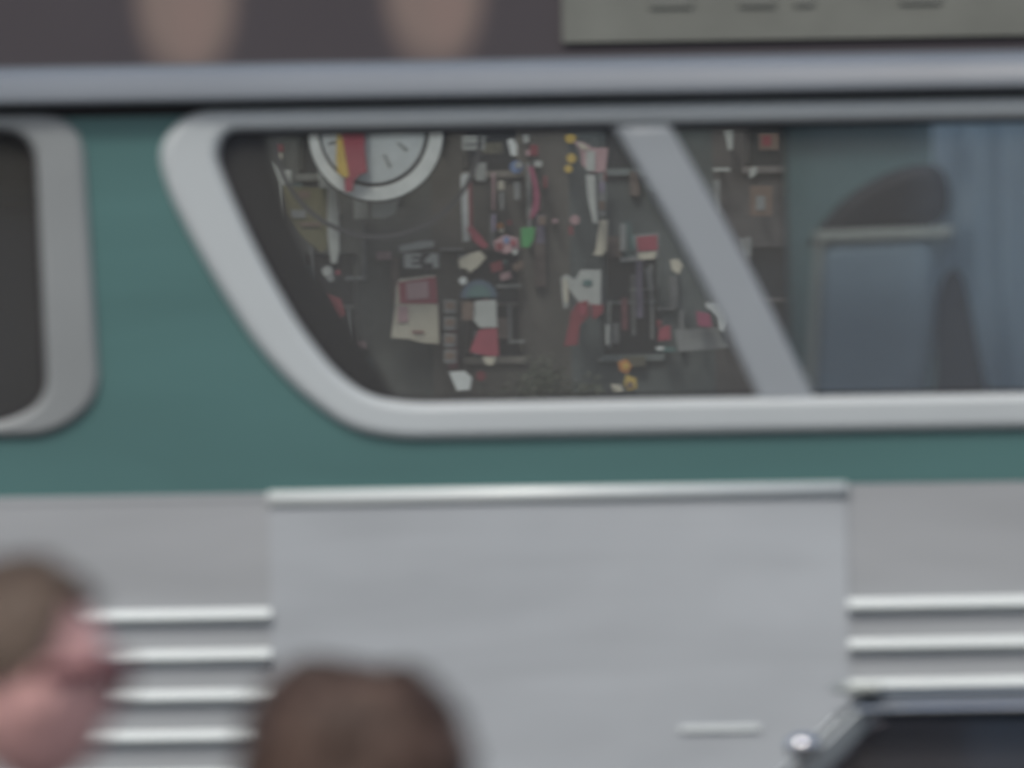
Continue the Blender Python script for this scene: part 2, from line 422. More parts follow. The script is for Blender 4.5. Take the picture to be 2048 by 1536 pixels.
boxo("painted_board", (x0h, x1h, 46.0, 46.08, zb_h, zb_h+1.9), m, hd)
boxo("frame", (x0h-.08, x1h+.08, 46.082, 46.16, zb_h+.02, zb_h+2.0), DARK, hd)
band = mat("pale_green_band", (.165, .178, .16), .7, var=.12, scale=6)
q0 = W(1125, 84, 45.99); q1 = W(2400, 60, 45.99)
s = plate("text_band", [[(q0.x, W(1125, 86, 46).z), (x1h-.1, W(1125, 86, 46).z), (x1h-.1, W(1125, 86, 46).z+.42), (q0.x, W(1125, 86, 46).z+.42)]], 45.985, 45.998, band, hd)
bm = bmesh.new(); random.seed(3)
xx = q0.x+.08; zz = W(1125, 70, 46).z
while xx < x1h-.3:
    wv = random.uniform(.03, .16); hv = random.uniform(.03, .055)
    zc = zz + .05+random.choice((.0, .015))
    for ok, dzz in ((random.random() < .75, 0), (random.random() < .6, .14)):
        if ok: boxo("letter_stroke", (xx, xx+wv, 45.978, 45.984, zc+dzz, zc+dzz+hv), mat("grey_lettering", (.154, .166, .152), .7), s)
    xx += wv+random.uniform(.03, .12)
bm.free()
for px in (262, 2440):
    x = W(px, 500, 46).x
    boxo("post", (x-.05, x+.05, 46.162, 46.26, 0, zb_h+1.9), DARK, hd)

# ---------------------------------------------------------------- dark car in front of the coach
D0 = 35.0
CB = mat("dark_blue_car_paint", (.022, .04, .06), .4, coat=.2, var=.05)
car = empty("car", (W(2500, 1396, D0).x, D0+.85, 0), "dark blue saloon car with slanted windscreen passing before the coach", "car")
rz = W(1900, 1371, D0).z; rx = W(1715, 1390, D0).x
body = [(rx-1.55, .35), (rx-1.62, .62), (rx-1.5, .86), (rx-.6, .98), (rx+2.9, 1.0), (rx+3.3, .9), (rx+3.38, .6), (rx+3.3, .35)]
body = rounded(body, .12)
o = plate("body", [body], D0, D0+1.7, CB, car, bevel=.07, smooth=False)
roofp = rounded([(rx, rz-.045), (rx+.03, rz-.012), (rx+.5, rz), (rx+1.4, rz), (rx+1.9, rz-.03), (rx+2.2, rz-.12), (rx+2.12, rz-.16), (rx+1.8, rz-.105), (rx+.02, rz-.066)], .03)
plate("roof", [roofp], D0+.08, D0+1.62, CB, car, bevel=.03)
for yy in (D0+.07, D0+1.57):
    plate("windscreen_pillar", [[(rx+.05, rz-.05), (rx-.01, rz-.045), (rx-.62, .97), (rx-.52, .97)]], yy, yy+.06, mat("pillar_paint", (.2, .23, .25), .3, metal=.4), car, bevel=.01)
    plate("rear_pillar", [[(rx+2.14, rz-.12), (rx+1.85, rz-.07), (rx+2.35, .99), (rx+2.75, .99)]], yy, yy+.06, CB, car, bevel=.01)
    plate("door_pillar", [[(rx+.98, rz-.06), (rx+1.04, rz-.06), (rx+1.06, .99), (rx+1.0, .99)]], yy+.01, yy+.05, CB, car)
CG = glassmat("car_glass", (.45, .43, .46), .22)
bm = bmesh.new()
vs = [bm.verts.new(v) for v in ((rx+.0, D0+.13, rz-.055), (rx+.0, D0+1.57, rz-.055), (rx-.6, D0+1.57, .975), (rx-.6, D0+.13, .975))]
bm.faces.new(vs); bmesh.ops.solidify(bm, geom=bm.faces[:], thickness=.006); bmlink("windscreen", bm, CG, car)
for yy in (D0+.1, D0+1.6):
    plate("side_window", [[(rx+.06, rz-.06), (rx+1.8, rz-.07), (rx+2.3, 1.0), (rx-.5, 1.0)]], yy-.003, yy+.003, CG, car)
gut = [(D0+.045, rz-.052), (D0+.03, rz-.045), (D0+.045, rz-.036), (D0+.085, rz-.04)]
sweepx("gutter_or_shade_strip", gut, rx-.0, rx+1.85, mat("chrome", (.7, .72, .74), .15, metal=.9), car)
a = W(1690, 1372, D0); bm = bmesh.new(); box(bm, a.x, W(1765, 1372, D0).x, D0+.06, D0+1.62, rz-.012, rz+.01, .008)
bmlink("sun_visor", bm, mat("pale_visor", (.45, .5, .48), .3, metal=.3), car)
a = W(1606, 1493, D0)
bm = bmesh.new(); bmesh.ops.create_uvsphere(bm, u_segments=24, v_segments=14, radius=.034, matrix=Matrix.Translation((a.x, D0-.02, a.z)) @ Matrix.Scale(.75, 4, (0, 0, 1)))
mir = bmlink("wing_mirror", bm, _m["chrome"], car, True)
bm = bmesh.new(); cyl(bm, (a.x, D0+.0, a.z-.02), (a.x-.08, D0+.1, .95), .008, seg=10); bmlink("mirror_stalk", bm, _m["chrome"], mir)
for cx in (rx-.85, rx+2.35):
    for yy in (D0-.01, D0+1.5):
        bm = bmesh.new(); cyl(bm, (cx, yy, .33), (cx, yy+.21, .33), .33, seg=40); t = bmlink("wheel", bm, RUBB, car)
        bm = bmesh.new(); cyl(bm, (cx, yy-.012, .33), (cx, yy+.222, .33), .17, seg=28); bmlink("hubcap", bm, _m["chrome"], t)
for yy in (D0+.25, D0+1.45):
    bm = bmesh.new(); cyl(bm, (rx-1.63, yy, .68), (rx-1.55, yy, .68), .09); bmlink("headlight", bm, _m["lamp_glass"], car)
boxo("front_bumper", (rx-1.74, rx-1.62, D0-.0, D0+1.7, .42, .54), _m["chrome"], car, .03)
boxo("rear_bumper", (rx+3.38, rx+3.48, D0-.0, D0+1.7, .42, .54), _m["chrome"], car, .03)
for k in (0, 1):
    boxo("seat", (rx+.2+k*.95, rx+.4+k*.95, D0+.25, D0+1.45, .7, 1.25), DARK, car, .05)

# ---------------------------------------------------------------- people
def headshape(d, hw=.076, hd_=.096, hh=.118):
    """direction (unit) -> point of a head, +X is the face side"""
    x, y, z = d
    t = max(0, -z)
    p = Vector((x*hd_, y*hw, z*hh))
    p.y *= 1-.28*t**1.5
    if x < 0: p.x *= 1-.45*t**1.6            # nape goes in
    else: p.x += .006*t
    if x > .2:
        f = max(0, 1-abs(y)/.55)
        gs = lambda c, wd: math.exp(-((z-c)/wd)**2)
        ridge = math.exp(-(y/.16)**2)
        p.x += ridge*.015*math.exp(-((z+.24)/.14)**2) + ridge*.009*gs(-.08, .13)     # nose
        p.x += .006*gs(.2, .1)*f                                               # brow
        p.x -= .009*gs(.03, .09)*math.exp(-((abs(y)-.36)/.16)**2)              # eye sockets
        p.x += .008*gs(-.56, .05)*math.exp(-(y/.3)**2) + .007*gs(-.67, .05)*math.exp(-(y/.26)**2)
        p.x -= .004*gs(-.615, .03)*math.exp(-(y/.3)**2)
        p.x += .012*gs(-.9, .12)*math.exp(-(y/.35)**2)                          # chin
    return p
def sphere_dirs(nu=72, nv=56):
    g = []
    for j in range(nv+1):
        th = math.pi*j/nv; g.append([Vector((math.cos(2*math.pi*i/nu)*math.sin(th), math.sin(2*math.pi*i/nu)*math.sin(th), math.cos(th))) for i in range(nu)])
    return g
def gridmesh(fn, keep=lambda d: True, nu=72, nv=56):
    bm = bmesh.new(); g = sphere_dirs(nu, nv); V = [[bm.verts.new(fn(d)) for d in row] for row in g]
    for j in range(nv):
        for i in range(nu):
            c = (g[j][i]+g[j+1][i]+g[j][(i+1) % nu]+g[j+1][(i+1) % nu])
            if c.length > 0 and keep(c.normalized()):
                try: bm.faces.new((V[j][i], V[j+1][i], V[j+1][(i+1) % nu], V[j][(i+1) % nu]))
                except ValueError: pass
    bmesh.ops.remove_doubles(bm, verts=bm.verts, dist=1e-5)
    bmesh.ops.delete(bm, geom=[v for v in bm.verts if not v.link_faces], context='VERTS')
    return bm
def skin(chains, sub=1, root=0):
    """chains of (point, radius); equal points are shared; returns an evaluated mesh"""
    idx = {}; vs = []; rs = []; es = []
    for ch in chains:
        prev = None
        for pt, r in ch:
            k = tuple(round(c, 4) for c in pt)
            if k not in idx: idx[k] = len(vs); vs.append(pt); rs.append(r)
            if prev is not None and prev != idx[k]: es.append((prev, idx[k]))
            prev = idx[k]
    me = bpy.data.meshes.new("t"); me.from_pydata(vs, es, []); o = bpy.data.objects.new("t", me); COL.objects.link(o)
    md = o.modifiers.new("s", 'SKIN'); md.use_smooth_shade = True
    for i, r in enumerate(rs):
        me.skin_vertices[0].data[i].radius = (r, r); me.skin_vertices[0].data[i].use_root = (i == root)
    if sub: s = o.modifiers.new("u", 'SUBSURF'); s.levels = sub
    r = bpy.data.meshes.new_from_object(o.evaluated_get(bpy.context.evaluated_depsgraph_get()))
    bpy.data.objects.remove(o); return r
def joinmesh(ms):
    bm = bmesh.new()
    for me in ms: bm.from_mesh(me)
    return bm
def remesh(bm, size):
    me = bpy.data.meshes.new("t"); bm.to_mesh(me); bm.free(); o = bpy.data.objects.new("t", me); COL.objects.link(o)
    md = o.modifiers.new("r", 'REMESH'); md.mode = 'VOXEL'; md.voxel_size = size; md.use_remove_disconnected = False; md.use_smooth_shade = True
    sm = o.modifiers.new("s", 'SMOOTH'); sm.iterations = 2; sm.factor = .5
    r = bpy.data.meshes.new_from_object(o.evaluated_get(bpy.context.evaluated_depsgraph_get()))
    bpy.data.objects.remove(o)
    b = bmesh.new(); b.from_mesh(r); seen = set(); best = []
    for v in b.verts:
        if v in seen: continue
        st = [v]; seen.add(v); isl = []
        while st:
            q = st.pop(); isl.append(q)
            for e in q.link_edges:
                t = e.other_vert(q)
                if t not in seen: seen.add(t); st.append(t)
        if len(isl) > len(best): best = isl
    keep = set(best); bmesh.ops.delete(b, geom=[v for v in b.verts if v not in keep], context='VERTS')
    b.to_mesh(r); b.free(); return r
def person(crown, yaw, label, skin_m, hair_m, coat_m, trouser_m, style, pitch=0.0):
    """crown: world point of the top of the head; +X of the figure is where it faces"""
    H = crown.z - .13                                 # standing on the pavement
    k = H/1.75
    root = empty("person", (crown.x, crown.y, .13), label, "person")
    M = Matrix.Translation((crown.x, crown.y, .13)) @ Matrix.Rotation(yaw, 4, 'Z') @ Matrix.Scale(k, 4)
    hz_ = 1.75-.118
    HM = Matrix.Translation((.02, 0, hz_)) @ Matrix.Rotation(pitch, 4, 'Y')
    P = lambda x, y, z: (x, y, z)
    ch = [[(P(0, 0, .95), .13), (P(.0, 0, 1.1), .115), (P(0, 0, 1.27), .13), (P(-.01, 0, 1.4), .10), (P(-.005, 0, 1.47), .058), (P(.01, 0, 1.56), .055)]]
    arms = []; legs = []
    for s in (1, -1):
        arm = [(P(-.01, 0, 1.4), .10), (P(-.01, s*.12, 1.41), .075), (P(-.015, s*.19, 1.385), .058), (P(-.03, s*.225, 1.12), .044), (P(.06, s*.235, .89), .03), (P(.085, s*.235, .83), .033), (P(.095, s*.235, .79), .03)]
        arms.append(arm); ch.append(arm)
        for q, (oy, ln) in enumerate(((-.028, .062), (-.01, .072), (.01, .068), (.028, .055))):
            b = P(.095, s*.235, .79)
            # fingers lie fore and aft across the palm, gently curled
            ch.append([(b, .03), (P(.095+oy, s*.235, .765), .0105), (P(.10+oy, s*.228, .765-ln*.5), .0095), (P(.105+oy, s*.215, .765-ln), .008)])
        ch.append([(P(.085, s*.235, .83), .033), (P(.125, s*.225, .81), .012), (P(.14, s*.212, .775), .0095)])
        leg = [(P(0, 0, .95), .13), (P(0, s*.09, .88), .09), (P(.01, s*.1, .5), .06), (P(-.01, s*.1, .1), .038), (P(.0, s*.1, .05), .04), (P(.12, s*.11, .035), .035)]
        legs.append(leg); ch.append(leg)
    bodym = skin(ch, 1)
    bm = gridmesh(lambda d: HM @ headshape(d))
    # ears
    for s in (1, -1):
        bmesh.ops.create_uvsphere(bm, u_segments=16, v_segments=10, radius=1, matrix=HM @ Matrix.Translation((-.008, s*.076, -.012)) @ Matrix.Rotation(s*R(18), 4, 'Z') @ Matrix.Diagonal((.019, .008, .033, 1)))
    hm = bpy.data.meshes.new("h"); bm.to_mesh(hm); bm.free()
    me = remesh(joinmesh([bodym, hm]), .0045); me.transform(M)
    b = link("body", me, skin_m, root, True)
    # clothing: its own surface round the limbs
    cl = [[(P(0, 0, .84), .16), (P(0, 0, .95), .15), (P(0, 0, 1.1), .14), (P(0, 0, 1.27), .155), (P(-.01, 0, 1.4), .125), (P(-.01, 0, 1.46), .075)]]
    for a in arms: cl.append([(a[0][0], .125)] + [(q[0], q[1]+.02) for q in a[1:4]] + [(P(a[4][0][0]-.008, a[4][0][1], .93), .045)])
    c = skin(cl, 1); c.transform(M); link("coat", c, coat_m, root, True)
    tl = [[(q[0], q[1]+.018) for q in l[:4]] for l in legs]
    c = skin(tl, 1); c.transform(M); link("trousers", c, trouser_m, root, True)
    for l in legs:
        q = l[4][0]; bm = bmesh.new()
        box(bm, -.09, .2, q[1]-.05, q[1]+.05, -.005, .08, .03, 3)
        me = bpy.data.meshes.new("shoe"); bm.to_mesh(me); bm.free(); me.transform(M); link("shoe", me, RUBB, root, True)
    # hair
    if style == "short":
        def keep(d):
            if d.x > .3: return d.z > .70-.1*max(0, d.x-.3)
            if d.x > -.02: return d.z > .16+.52*(d.x+.02)/.32
            return d.z > .16-.2*min(1, -(d.x+.02)*2)
        def hf(d):
            nz = noise.noise(d*5)*.005+noise.noise(d*14)*.003
            lift = .006 + .008*max(0, d.z)
            return HM @ (headshape(d)+d*(lift+nz))
    else:
        keep = lambda d: d.z > (.35 if d.x > .5 else -.85)
        def hf(d):
            nz = noise.noise(d*2.4+Vector((3, 1, 7)))*.016+noise.noise(d*7)*.006
            q = headshape(d); q.y *= 1.0
            side = abs(d.y)**1.1*.052
            bump = .013*math.exp(-((d.y-.28)/.3)**2)*max(0, d.z) + .012*math.exp(-((d.y+.42)/.35)**2)*max(0, d.z)*0
            return HM @ (q+d*(.022+nz+side+bump-.004))
    bm = gridmesh(hf, keep)
    bmesh.ops.solidify(bm, geom=bm.faces[:], thickness=.018)
    # locks of hair over the surface
    g = random.Random(11)
    for _ in range(900):
        d = Vector((g.gauss(0, 1), g.gauss(0, 1), g.gauss(0, 1))).normalized()
        if not keep(d) or not keep((d+Vector((0, 0, -.18))).normalized()): continue
        t = Vector((-.3, g.uniform(-.3, .3), -1)); t = (t-d*t.dot(d)).normalized(); sd_ = d.cross(t)
        pts = []
        for s in range(4):
            dd = (d+t*s*.09).normalized(); q = hf(dd); out = (q-HM.translation).normalized()
            pts.append((q+out*(.002+.004*math.sin(s*1.0)), sd_*(.006*(1-s*.25))))
        vv = [(bm.verts.new(a-b_), bm.verts.new(a+b_)) for a, b_ in pts]
        for s in range(3): bm.faces.new((vv[s][0], vv[s][1], vv[s+1][1], vv[s+1][0]))
    me = bpy.data.meshes.new("hair"); bm.to_mesh(me); bm.free(); me.transform(M); link("hair", me, hair_m, root, True)
    # eyes, brows, lips as small surfaces of their own
    for s in (1, -1):
        bm = bmesh.new(); bmesh.ops.create_uvsphere(bm, u_segments=16, v_segments=10, radius=.0115, matrix=HM @ Matrix.Translation((.080, s*.031, .002)))
        me = bpy.data.meshes.new("eye"); bm.to_mesh(me); bm.free(); me.transform(M); link("eye", me, mat("eye_white", (.5, .48, .46), .3), root, True)
    return root, M, HM
SK = mat("skin_rosy", (.66, .39, .37), .55, var=.14, scale=14)
HR1 = mat("hair_light_brown", (.105, .075, .055), .6, var=.35, scale=25)
HR2 = mat("hair_dark_brown", (.080, .050, .038), .65, var=.35, scale=20)
c1 = W(12, 1142, 18.0)
r1, M1, HM1 = person(c1, R(20), "person with short brown hair and dark red glasses at the lower left, facing right", SK, HR1, mat("grey_coat", (.12, .12, .13), .8), mat("dark_trousers", (.04, .04, .045), .8), "short")
# glasses
GM = mat("dark_red_frames", (.10, .02, .025), .35)
bm = bmesh.new()
for s in (1, -1):
    pts = [Vector((.098-.012*abs(math.sin(R(a)))*0, s*.033+.028*math.cos(R(a)), .004+.021*math.sin(R(a)))) for a in range(0, 360, 20)]
    for i in range(len(pts)): cyl(bm, pts[i], pts[(i+1) % len(pts)], .0048, seg=6)
    cyl(bm, (.098, s*.058, .01), (-.01, s*.085, .004), .0085, seg=6)
cyl(bm, (.099, -.009, .006), (.099, .009, .006), .003, seg=6)
me = bpy.data.meshes.new("glasses"); bm.to_mesh(me); bm.free(); me.transform(M1 @ HM1)
link("glasses", me, GM, r1)
c2 = W(704, 1374, 18.2)
person(c2, R(90), "person seen from behind with bushy dark brown hair at the bottom of the picture", SK, HR2, mat("brown_coat", (.09, .06, .05), .8), _m["dark_trousers"], "bushy")

# ---------------------------------------------------------------- street beyond the windows
PAL = {"white": (.50, .53, .50), "pale": (.32, .34, .31), "cream": (.42, .40, .31), "red": (.25, .045, .062), "dred": (.17, .03, .035), "pink": (.34, .22, .22),
       "green": (.05, .24, .07), "yellow": (.42, .30, .06), "ochre": (.105, .098, .045), "blue": (.13, .2, .35), "black": (.02, .02, .02), "grey": (.17, .18, .17),
       "magenta": (.23, .05, .09), "orange": (.38, .16, .04), "dblue": (.06, .09, .12), "teal": (.06, .12, .11), "brown": (.13, .09, .065), "lilac": (.2, .17, .24)}
YB = 300.0
olive = [(.078, .082, .072), (.090, .084, .070), (.072, .084, .080), (.080, .074, .068), (.07, .08, .08), (.09, .09, .08), (.075, .085, .07)]
labels_b = ["olive dark building front hung with a round clock, far behind the coach windows",
            "brownish dark building front between the clock and the green square sign",
            "grey green building front behind the tall white blade signs",
            "dark brown building front far right beyond the slanted divider",
            "slate building front at the right end of the distant row",
            "pale dark building front at the left end of the distant row",
            "greenish building front beyond the left end of the row"]
def building(x0, x1, h, col, label, seed):
    rr = random.Random(seed)
    b = empty("building", ((x0+x1)/2, YB+6, 0), label, "building", None)
    m = mat("facade_%d" % seed, col, .85, var=.3, scale=1.3, bump=.4, bscale=8)
    t = mat("facade_trim_%d" % seed, tuple(c*1.7 for c in col), .8, var=.2)
    gl = mat("far_window_glass", (.018, .022, .026), .15)
    sh = 3.1; holes = []; wins = []
    z = 4.2; 
    while z+2 < h:
        x = x0+.55
        while x+1.1 < x1:
            holes.append([(x, z), (x+.95, z), (x+.95, z+1.75), (x, z+1.75)]); wins.append((x, z)); x += 1.55
        z += sh
    holes.append([(x0+.4, .2), (x1-.4, .2), (x1-.4, 3.0), (x0+.4, 3.0)])
    plate("wall", [[(x0, 0), (x1, 0), (x1, h), (x0, h)]]+holes, YB, YB+.35, m, b)
    boxo("rear_block", (x0+.02, x1-.02, YB+.6, YB+12, 0, h-.02), m, b)
    boxo("shopfront", (x0+.42, x1-.42, YB+.2, YB+.3, .2, 2.98), gl, b)
    boxo("cornice", (x0+.01, x1-.01, YB-.4, YB-.003, h-.5, h-.1), t, b)
    for x, z in wins:
        if z > 14 and abs(x) > 14: continue
        w_ = boxo("window", (x+.003, x+.947, YB+.22, YB+.26, z+.003, z+1.747), gl, b)
        bm = bmesh.new(); box(bm, x+.004, x+.06, YB+.12, YB+.21, z+.06, z+1.74); box(bm, x+.89, x+.946, YB+.12, YB+.21, z+.06, z+1.74)
        box(bm, x+.062, x+.888, YB+.12, YB+.21, z+.84, z+.9); box(bm, x-.05, x+1.0, YB-.1, YB-.004, z-.12, z-.01)
        bmlink("frame", bm, t, w_)
    rq = random.Random(seed+50)
    for i in range(62):  # random dull pieces added to thicken the distant sign clutter, not facade fittings
        D = YB-.05-.003*i
        px, py = rq.uniform(575, 1500), rq.uniform(262, 785)
        q = W(px, py, D)
        if not (x0+.05 < q.x < x1-.5): continue
        nm, c, wd, ht = rq.choice((("clutter_upright", "pale", .05, 1.1), ("clutter_panel", "dred", .12, .5), ("clutter_upright", "grey", .06, .8), ("clutter_panel", "brown", .16, .55),
                                   ("clutter_bar", "lilac", .10, .7), ("clutter_panel", "teal", .16, .45), ("clutter_bar", "grey", .13, .45), ("clutter_block", "pink", .2, .10), ("ledge", "pale", .3, .05), ("clutter_block", "ochre", .25, .2)))
        wd *= rq.uniform(.7, 1.5); ht *= rq.uniform(.6, 1.4)
        boxo(nm, (q.x, min(x1-.02, q.x+wd), D-.002, YB-.001-.0001*i, q.z, q.z+ht), mat("muted_"+c, tuple(.55*v+.035 for v in PAL[c]), .8, var=.3, scale=6), b)
    for zz in (3.3, ):
        boxo("string_course", (x0+.01, x1-.01, YB-.15, YB-.003, zz, zz+.25), t, b)
xs = [-6.2, -.9, 2.1, 5.6, 12, ]
building(-5.6, -1.3, 17, olive[0], labels_b[0], 0)
building(-1.3, 1.0, 15, olive[1], labels_b[1], 1)
building(1.0, 3.4, 19, olive[2], labels_b[2], 2)
building(3.4, 7.2, 16, olive[3], labels_b[3], 3)
building(7.2, 13.5, 18, olive[4], labels_b[4], 4)
building(-10.5, -5.6, 15, olive[5], labels_b[5], 5)
building(-18, -10.5, 19, olive[6], labels_b[6], 6)

def cm(c): return mat("enamel_"+c, PAL[c], .5, var=.12, scale=2.5)
_d = [0]
def depth():
    _d[0] = (_d[0]+1) % 9; return YB - .35 - _d[0]*.16
def sgn(parts, label, cat="sign", name="sign", bracket=True, group=None, D=None):
    """parts: (colour, polygon in photo pixels[, part name]); first is the board. Built as real boards on the far facades."""
    D = D or depth()
    a = [W(x, y, D) for x, y in parts[0][1]]
    cx = sum(p.x for p in a)/len(a); cz = sum(p.z for p in a)/len(a)
    r = empty(name, (cx, D, cz), label, cat, group)
    for i, pt in enumerate(parts):
        nm = pt[2] if len(pt) > 2 else ("board" if i == 0 else "panel")
        pl = [(q.x, q.z) for q in (W(x, y, D) for x, y in pt[1])]
        y1 = D-.012*i if i else D
        if i: plate(nm, [pl], D-.035-.012*i, D-.027-.012*i+.002, cm(pt[0]), r)
        else: plate(nm, [pl], D-.025, D+.06, cm(pt[0]), r, bevel=.01)
    if bracket:
        bm = bmesh.new(); cyl(bm, (cx, D+.062, cz), (cx, YB-.003, cz), .025, seg=8)
        bmlink("bracket", bm, DARK, r)
    return r
def rect(x0, y0, x1, y1): return [(x0, y0), (x1, y0), (x1, y1), (x0, y1)]
def circ(cx, cy, r, a0=0, a1=360, n=48, r2=None):
    p = [(cx+r*math.cos(R(a0+(a1-a0)*i/n)), cy+r*math.sin(R(a0+(a1-a0)*i/n))) for i in range(n + (0 if a1-a0 == 360 else 1))]
    if r2: p += [(cx+r2*math.cos(R(a1-(a1-a0)*i/n)), cy+r2*math.sin(R(a1-(a1-a0)*i/n))) for i in range(n+1)]
    return p
# clock
CD = YB-2.2
ck = empty("clock", (W(752, 275, CD).x, CD, W(752, 275, CD).z), "large round white street clock with red banner across its face", "clock")
def wp(l, D=CD): return [(q.x, q.z) for q in (W(x, y, D) for x, y in l)]
plate("backing", [wp(circ(752, 268, 137))], CD+.12, CD+.3, mat("clock_backing", (.072, .076, .070), .7), ck, bevel=.02)
plate("backing_rim", [wp(circ(755, 268, 210)), wp(circ(755, 268, 201))], CD+.06, CD+.118, mat("near_black", (.035, .035, .035), .6), ck)
plate("outer_ring", [wp(circ(752, 268, 134)), wp(circ(748, 264, 110))], CD-.02, CD+.1, cm("white"), ck, bevel=.01)
plate("face", [wp(circ(746, 262, 104))], CD-.0, CD+.115, mat("clock_face", (.40, .44, .43), .5), ck)
plate("face_rim", [wp(circ(746, 262, 109.5)), wp(circ(746, 262, 104.5))], CD-.03, CD+.11, RUBB, ck)
plate("hour_mark", [wp([(793, 286), (798, 284), (818, 300), (812, 304)])], CD-.01, CD-.004, cm("grey"), ck)
plate("hour_mark", [wp([(766, 310), (771, 308), (784, 334), (778, 337)])], CD-.01, CD-.004, cm("grey"), ck)
plate("hour_mark", [wp([(655, 285), (672, 280), (672, 286), (657, 291)])], CD-.01, CD-.004, cm("grey"), ck)
for a in range(200, 350, 30):
    plate("hour_mark", [wp([(746+q*math.cos(R(a+d)), 262+q*math.sin(R(a+d))) for q, d in ((80, -2), (98, -2), (98, 2), (80, 2))])], CD-.01, CD-.004, cm("grey"), ck)
sgn([("red", [(680, 200), (726, 200), (730, 300), (735, 345), (722, 348), (708, 360), (706, 382), (690, 384), (689, 356), (692, 345), (686, 290)]),
     ("yellow", [(676, 240), (686, 285), (698, 352), (690, 356), (676, 346), (672, 320)], "yellow_edge")], "long red hanging banner with yellow edge in front of the clock face", "banner", "banner", True, D=CD-.25)
sgn([("pale", [(706, 374), (733, 372), (737, 437), (708, 438)])], "small grey panel below the clock, left one of two")
sgn([("pale", [(743, 394), (800, 392), (790, 428), (770, 437), (743, 436)])], "wider grey rounded panel directly below the clock")
sgn([("dred", [(552, 288), (566, 290), (567, 304), (554, 302)]), ("cream", rect(553, 306, 564, 318))], "tiny red and cream plate high at the left edge of the view")
sgn([("pale", [(538, 322), (550, 330), (558, 340), (582, 340), (582, 370), (563, 370), (563, 440), (554, 450), (554, 365), (545, 345)])], "pale crooked lamp shaped sign at the left of the ochre panel")
sgn([("ochre", [(565, 372), (655, 378), (655, 500), (640, 505), (600, 470), (570, 430)]), ("brown", rect(598, 382, 620, 396)), ("grey", rect(580, 420, 612, 436)), ("brown", rect(600, 445, 640, 452))], "large dull ochre panel left of the tall white blade sign", "panel")
sgn([("pale", [(633, 325), (648, 345), (672, 372), (694, 368), (682, 380), (674, 376), (678, 440), (679, 500), (674, 527), (662, 527), (655, 470), (655, 376), (640, 376)])], "tall white blade sign on the left hanging beneath the clock ring")
sgn([("pale", circ(655, 543, 11)), ("red", circ(676, 545, 5)), ("grey", circ(661, 556, 8))], "small grey sign with orange red dot under the left white blade")
sgn([("dred", [(650, 588), (682, 598), (690, 630), (674, 640), (662, 615)])], "dull dark red patch sign low at the left of the window")
sgn([("pale", [(798, 492), (842, 482), (868, 482), (868, 494), (800, 505)])], "slim slanted pale board above the two letter sign")
# letters E 4 board
sgn([("black", rect(806, 505, 880, 537)), ("pale", [(808, 507), (842, 507), (842, 513), (824, 513), (824, 518), (838, 518), (838, 524), (824, 524), (824, 530), (842, 530), (842, 536), (808, 536)], "letter"), ("pale", [(862, 507), (876, 507), (878, 536), (866, 536), (866, 526), (850, 526), (850, 520)], "letter")],
    "small sign with two pale characters above the red and white poster")
ps = sgn([("cream", [(790, 610), (792, 575), (798, 558), (870, 550), (876, 612), (879, 688), (845, 686), (815, 678), (782, 676)]), ("red", [(797, 565), (872, 553), (875, 607), (800, 607)], "red_panel"), ("pink", rect(796, 612, 816, 645)), ("dred", rect(824, 662, 848, 666), "small_lettering"), ("pink", [(812, 566), (856, 562), (858, 596), (814, 600)])],
    "large poster with red upper half and cream lower half", "poster", "poster")
for i, y in enumerate((600, 634, 668, 700)):
    sgn([("grey", rect(888, y, 912, y+26)), ("brown", rect(891, y+4, 909, y+18))], ["dim grey plate stacked right of the red poster, highest one", "dim grey plate second from the top right of the red poster", "dim grey plate third from the top right of the red poster", "dim grey plate lowest of the stack right of the red poster"][i], group="stacked grey plates")
sgn([("pale", rect(924, 268, 970, 300)), ("grey", rect(928, 286, 966, 290))], "grey white rectangular sign right of the clock near the window top")
sgn([("white", [(1014, 280), (1026, 276), (1034, 290), (1034, 312), (1022, 312)])], "small upright white plate above the blue white globe")
sgn([("pale", rect(1046, 266, 1058, 286))], "faint little pale plate near the window top right of the upright white plate")
sgn([("pale", rect(952, 326, 972, 362))], "pale upright plate between the rectangular sign and the white red strip")
sgn([("white", [(921, 352), (932, 345), (941, 352), (944, 430), (940, 482), (926, 484), (923, 420)]), ("dred", [(936, 358), (943, 360), (946, 460), (938, 462)], "red_edge")], "tall narrow white sign with a thin red right edge")
sgn([("red", [(933, 455), (944, 452), (960, 470), (978, 492), (966, 498), (945, 480)])], "slanted red strip at the foot of the white sign with red edge")
sgn([("cream", [(916, 520), (938, 508), (960, 502), (972, 514), (960, 530), (940, 546), (930, 536), (920, 538)])], "crumpled cream sign below the slanted red strip")
sgn([("white", circ(926, 562, 8))], "tiny white round lamp at the left of the grey blue dome", "lamp", "lamp")
sgn([("dblue", circ(958, 596, 36, 180, 360)), ("teal", circ(958, 594, 24, 180, 360))], "grey blue dome shaped awning beneath the crumpled cream sign", "awning", "awning")
sgn([("pale", [(950, 602), (992, 600), (995, 655), (960, 656), (946, 640)]), ("red", [(958, 660), (994, 656), (998, 712), (978, 712), (940, 704), (944, 690)]), ("cream", [(965, 714), (992, 714), (986, 730), (972, 730)]), ("brown", rect(925, 604, 946, 640))], "tall poster with pale upper part and red lower part below the dome awning", "poster", "poster")
sgn([("white", [(898, 744), (930, 742), (944, 755), (940, 780), (914, 782), (906, 764)])], "rounded white sign near the window sill")
sgn([("dred", circ(962, 752, 10))], "small red disc beside the rounded white sign")
sgn([("blue", circ(1033, 334, 13)), ("pale", circ(1037, 330, 7))], "round blue and white globe light high in the middle", "lamp", "lamp")
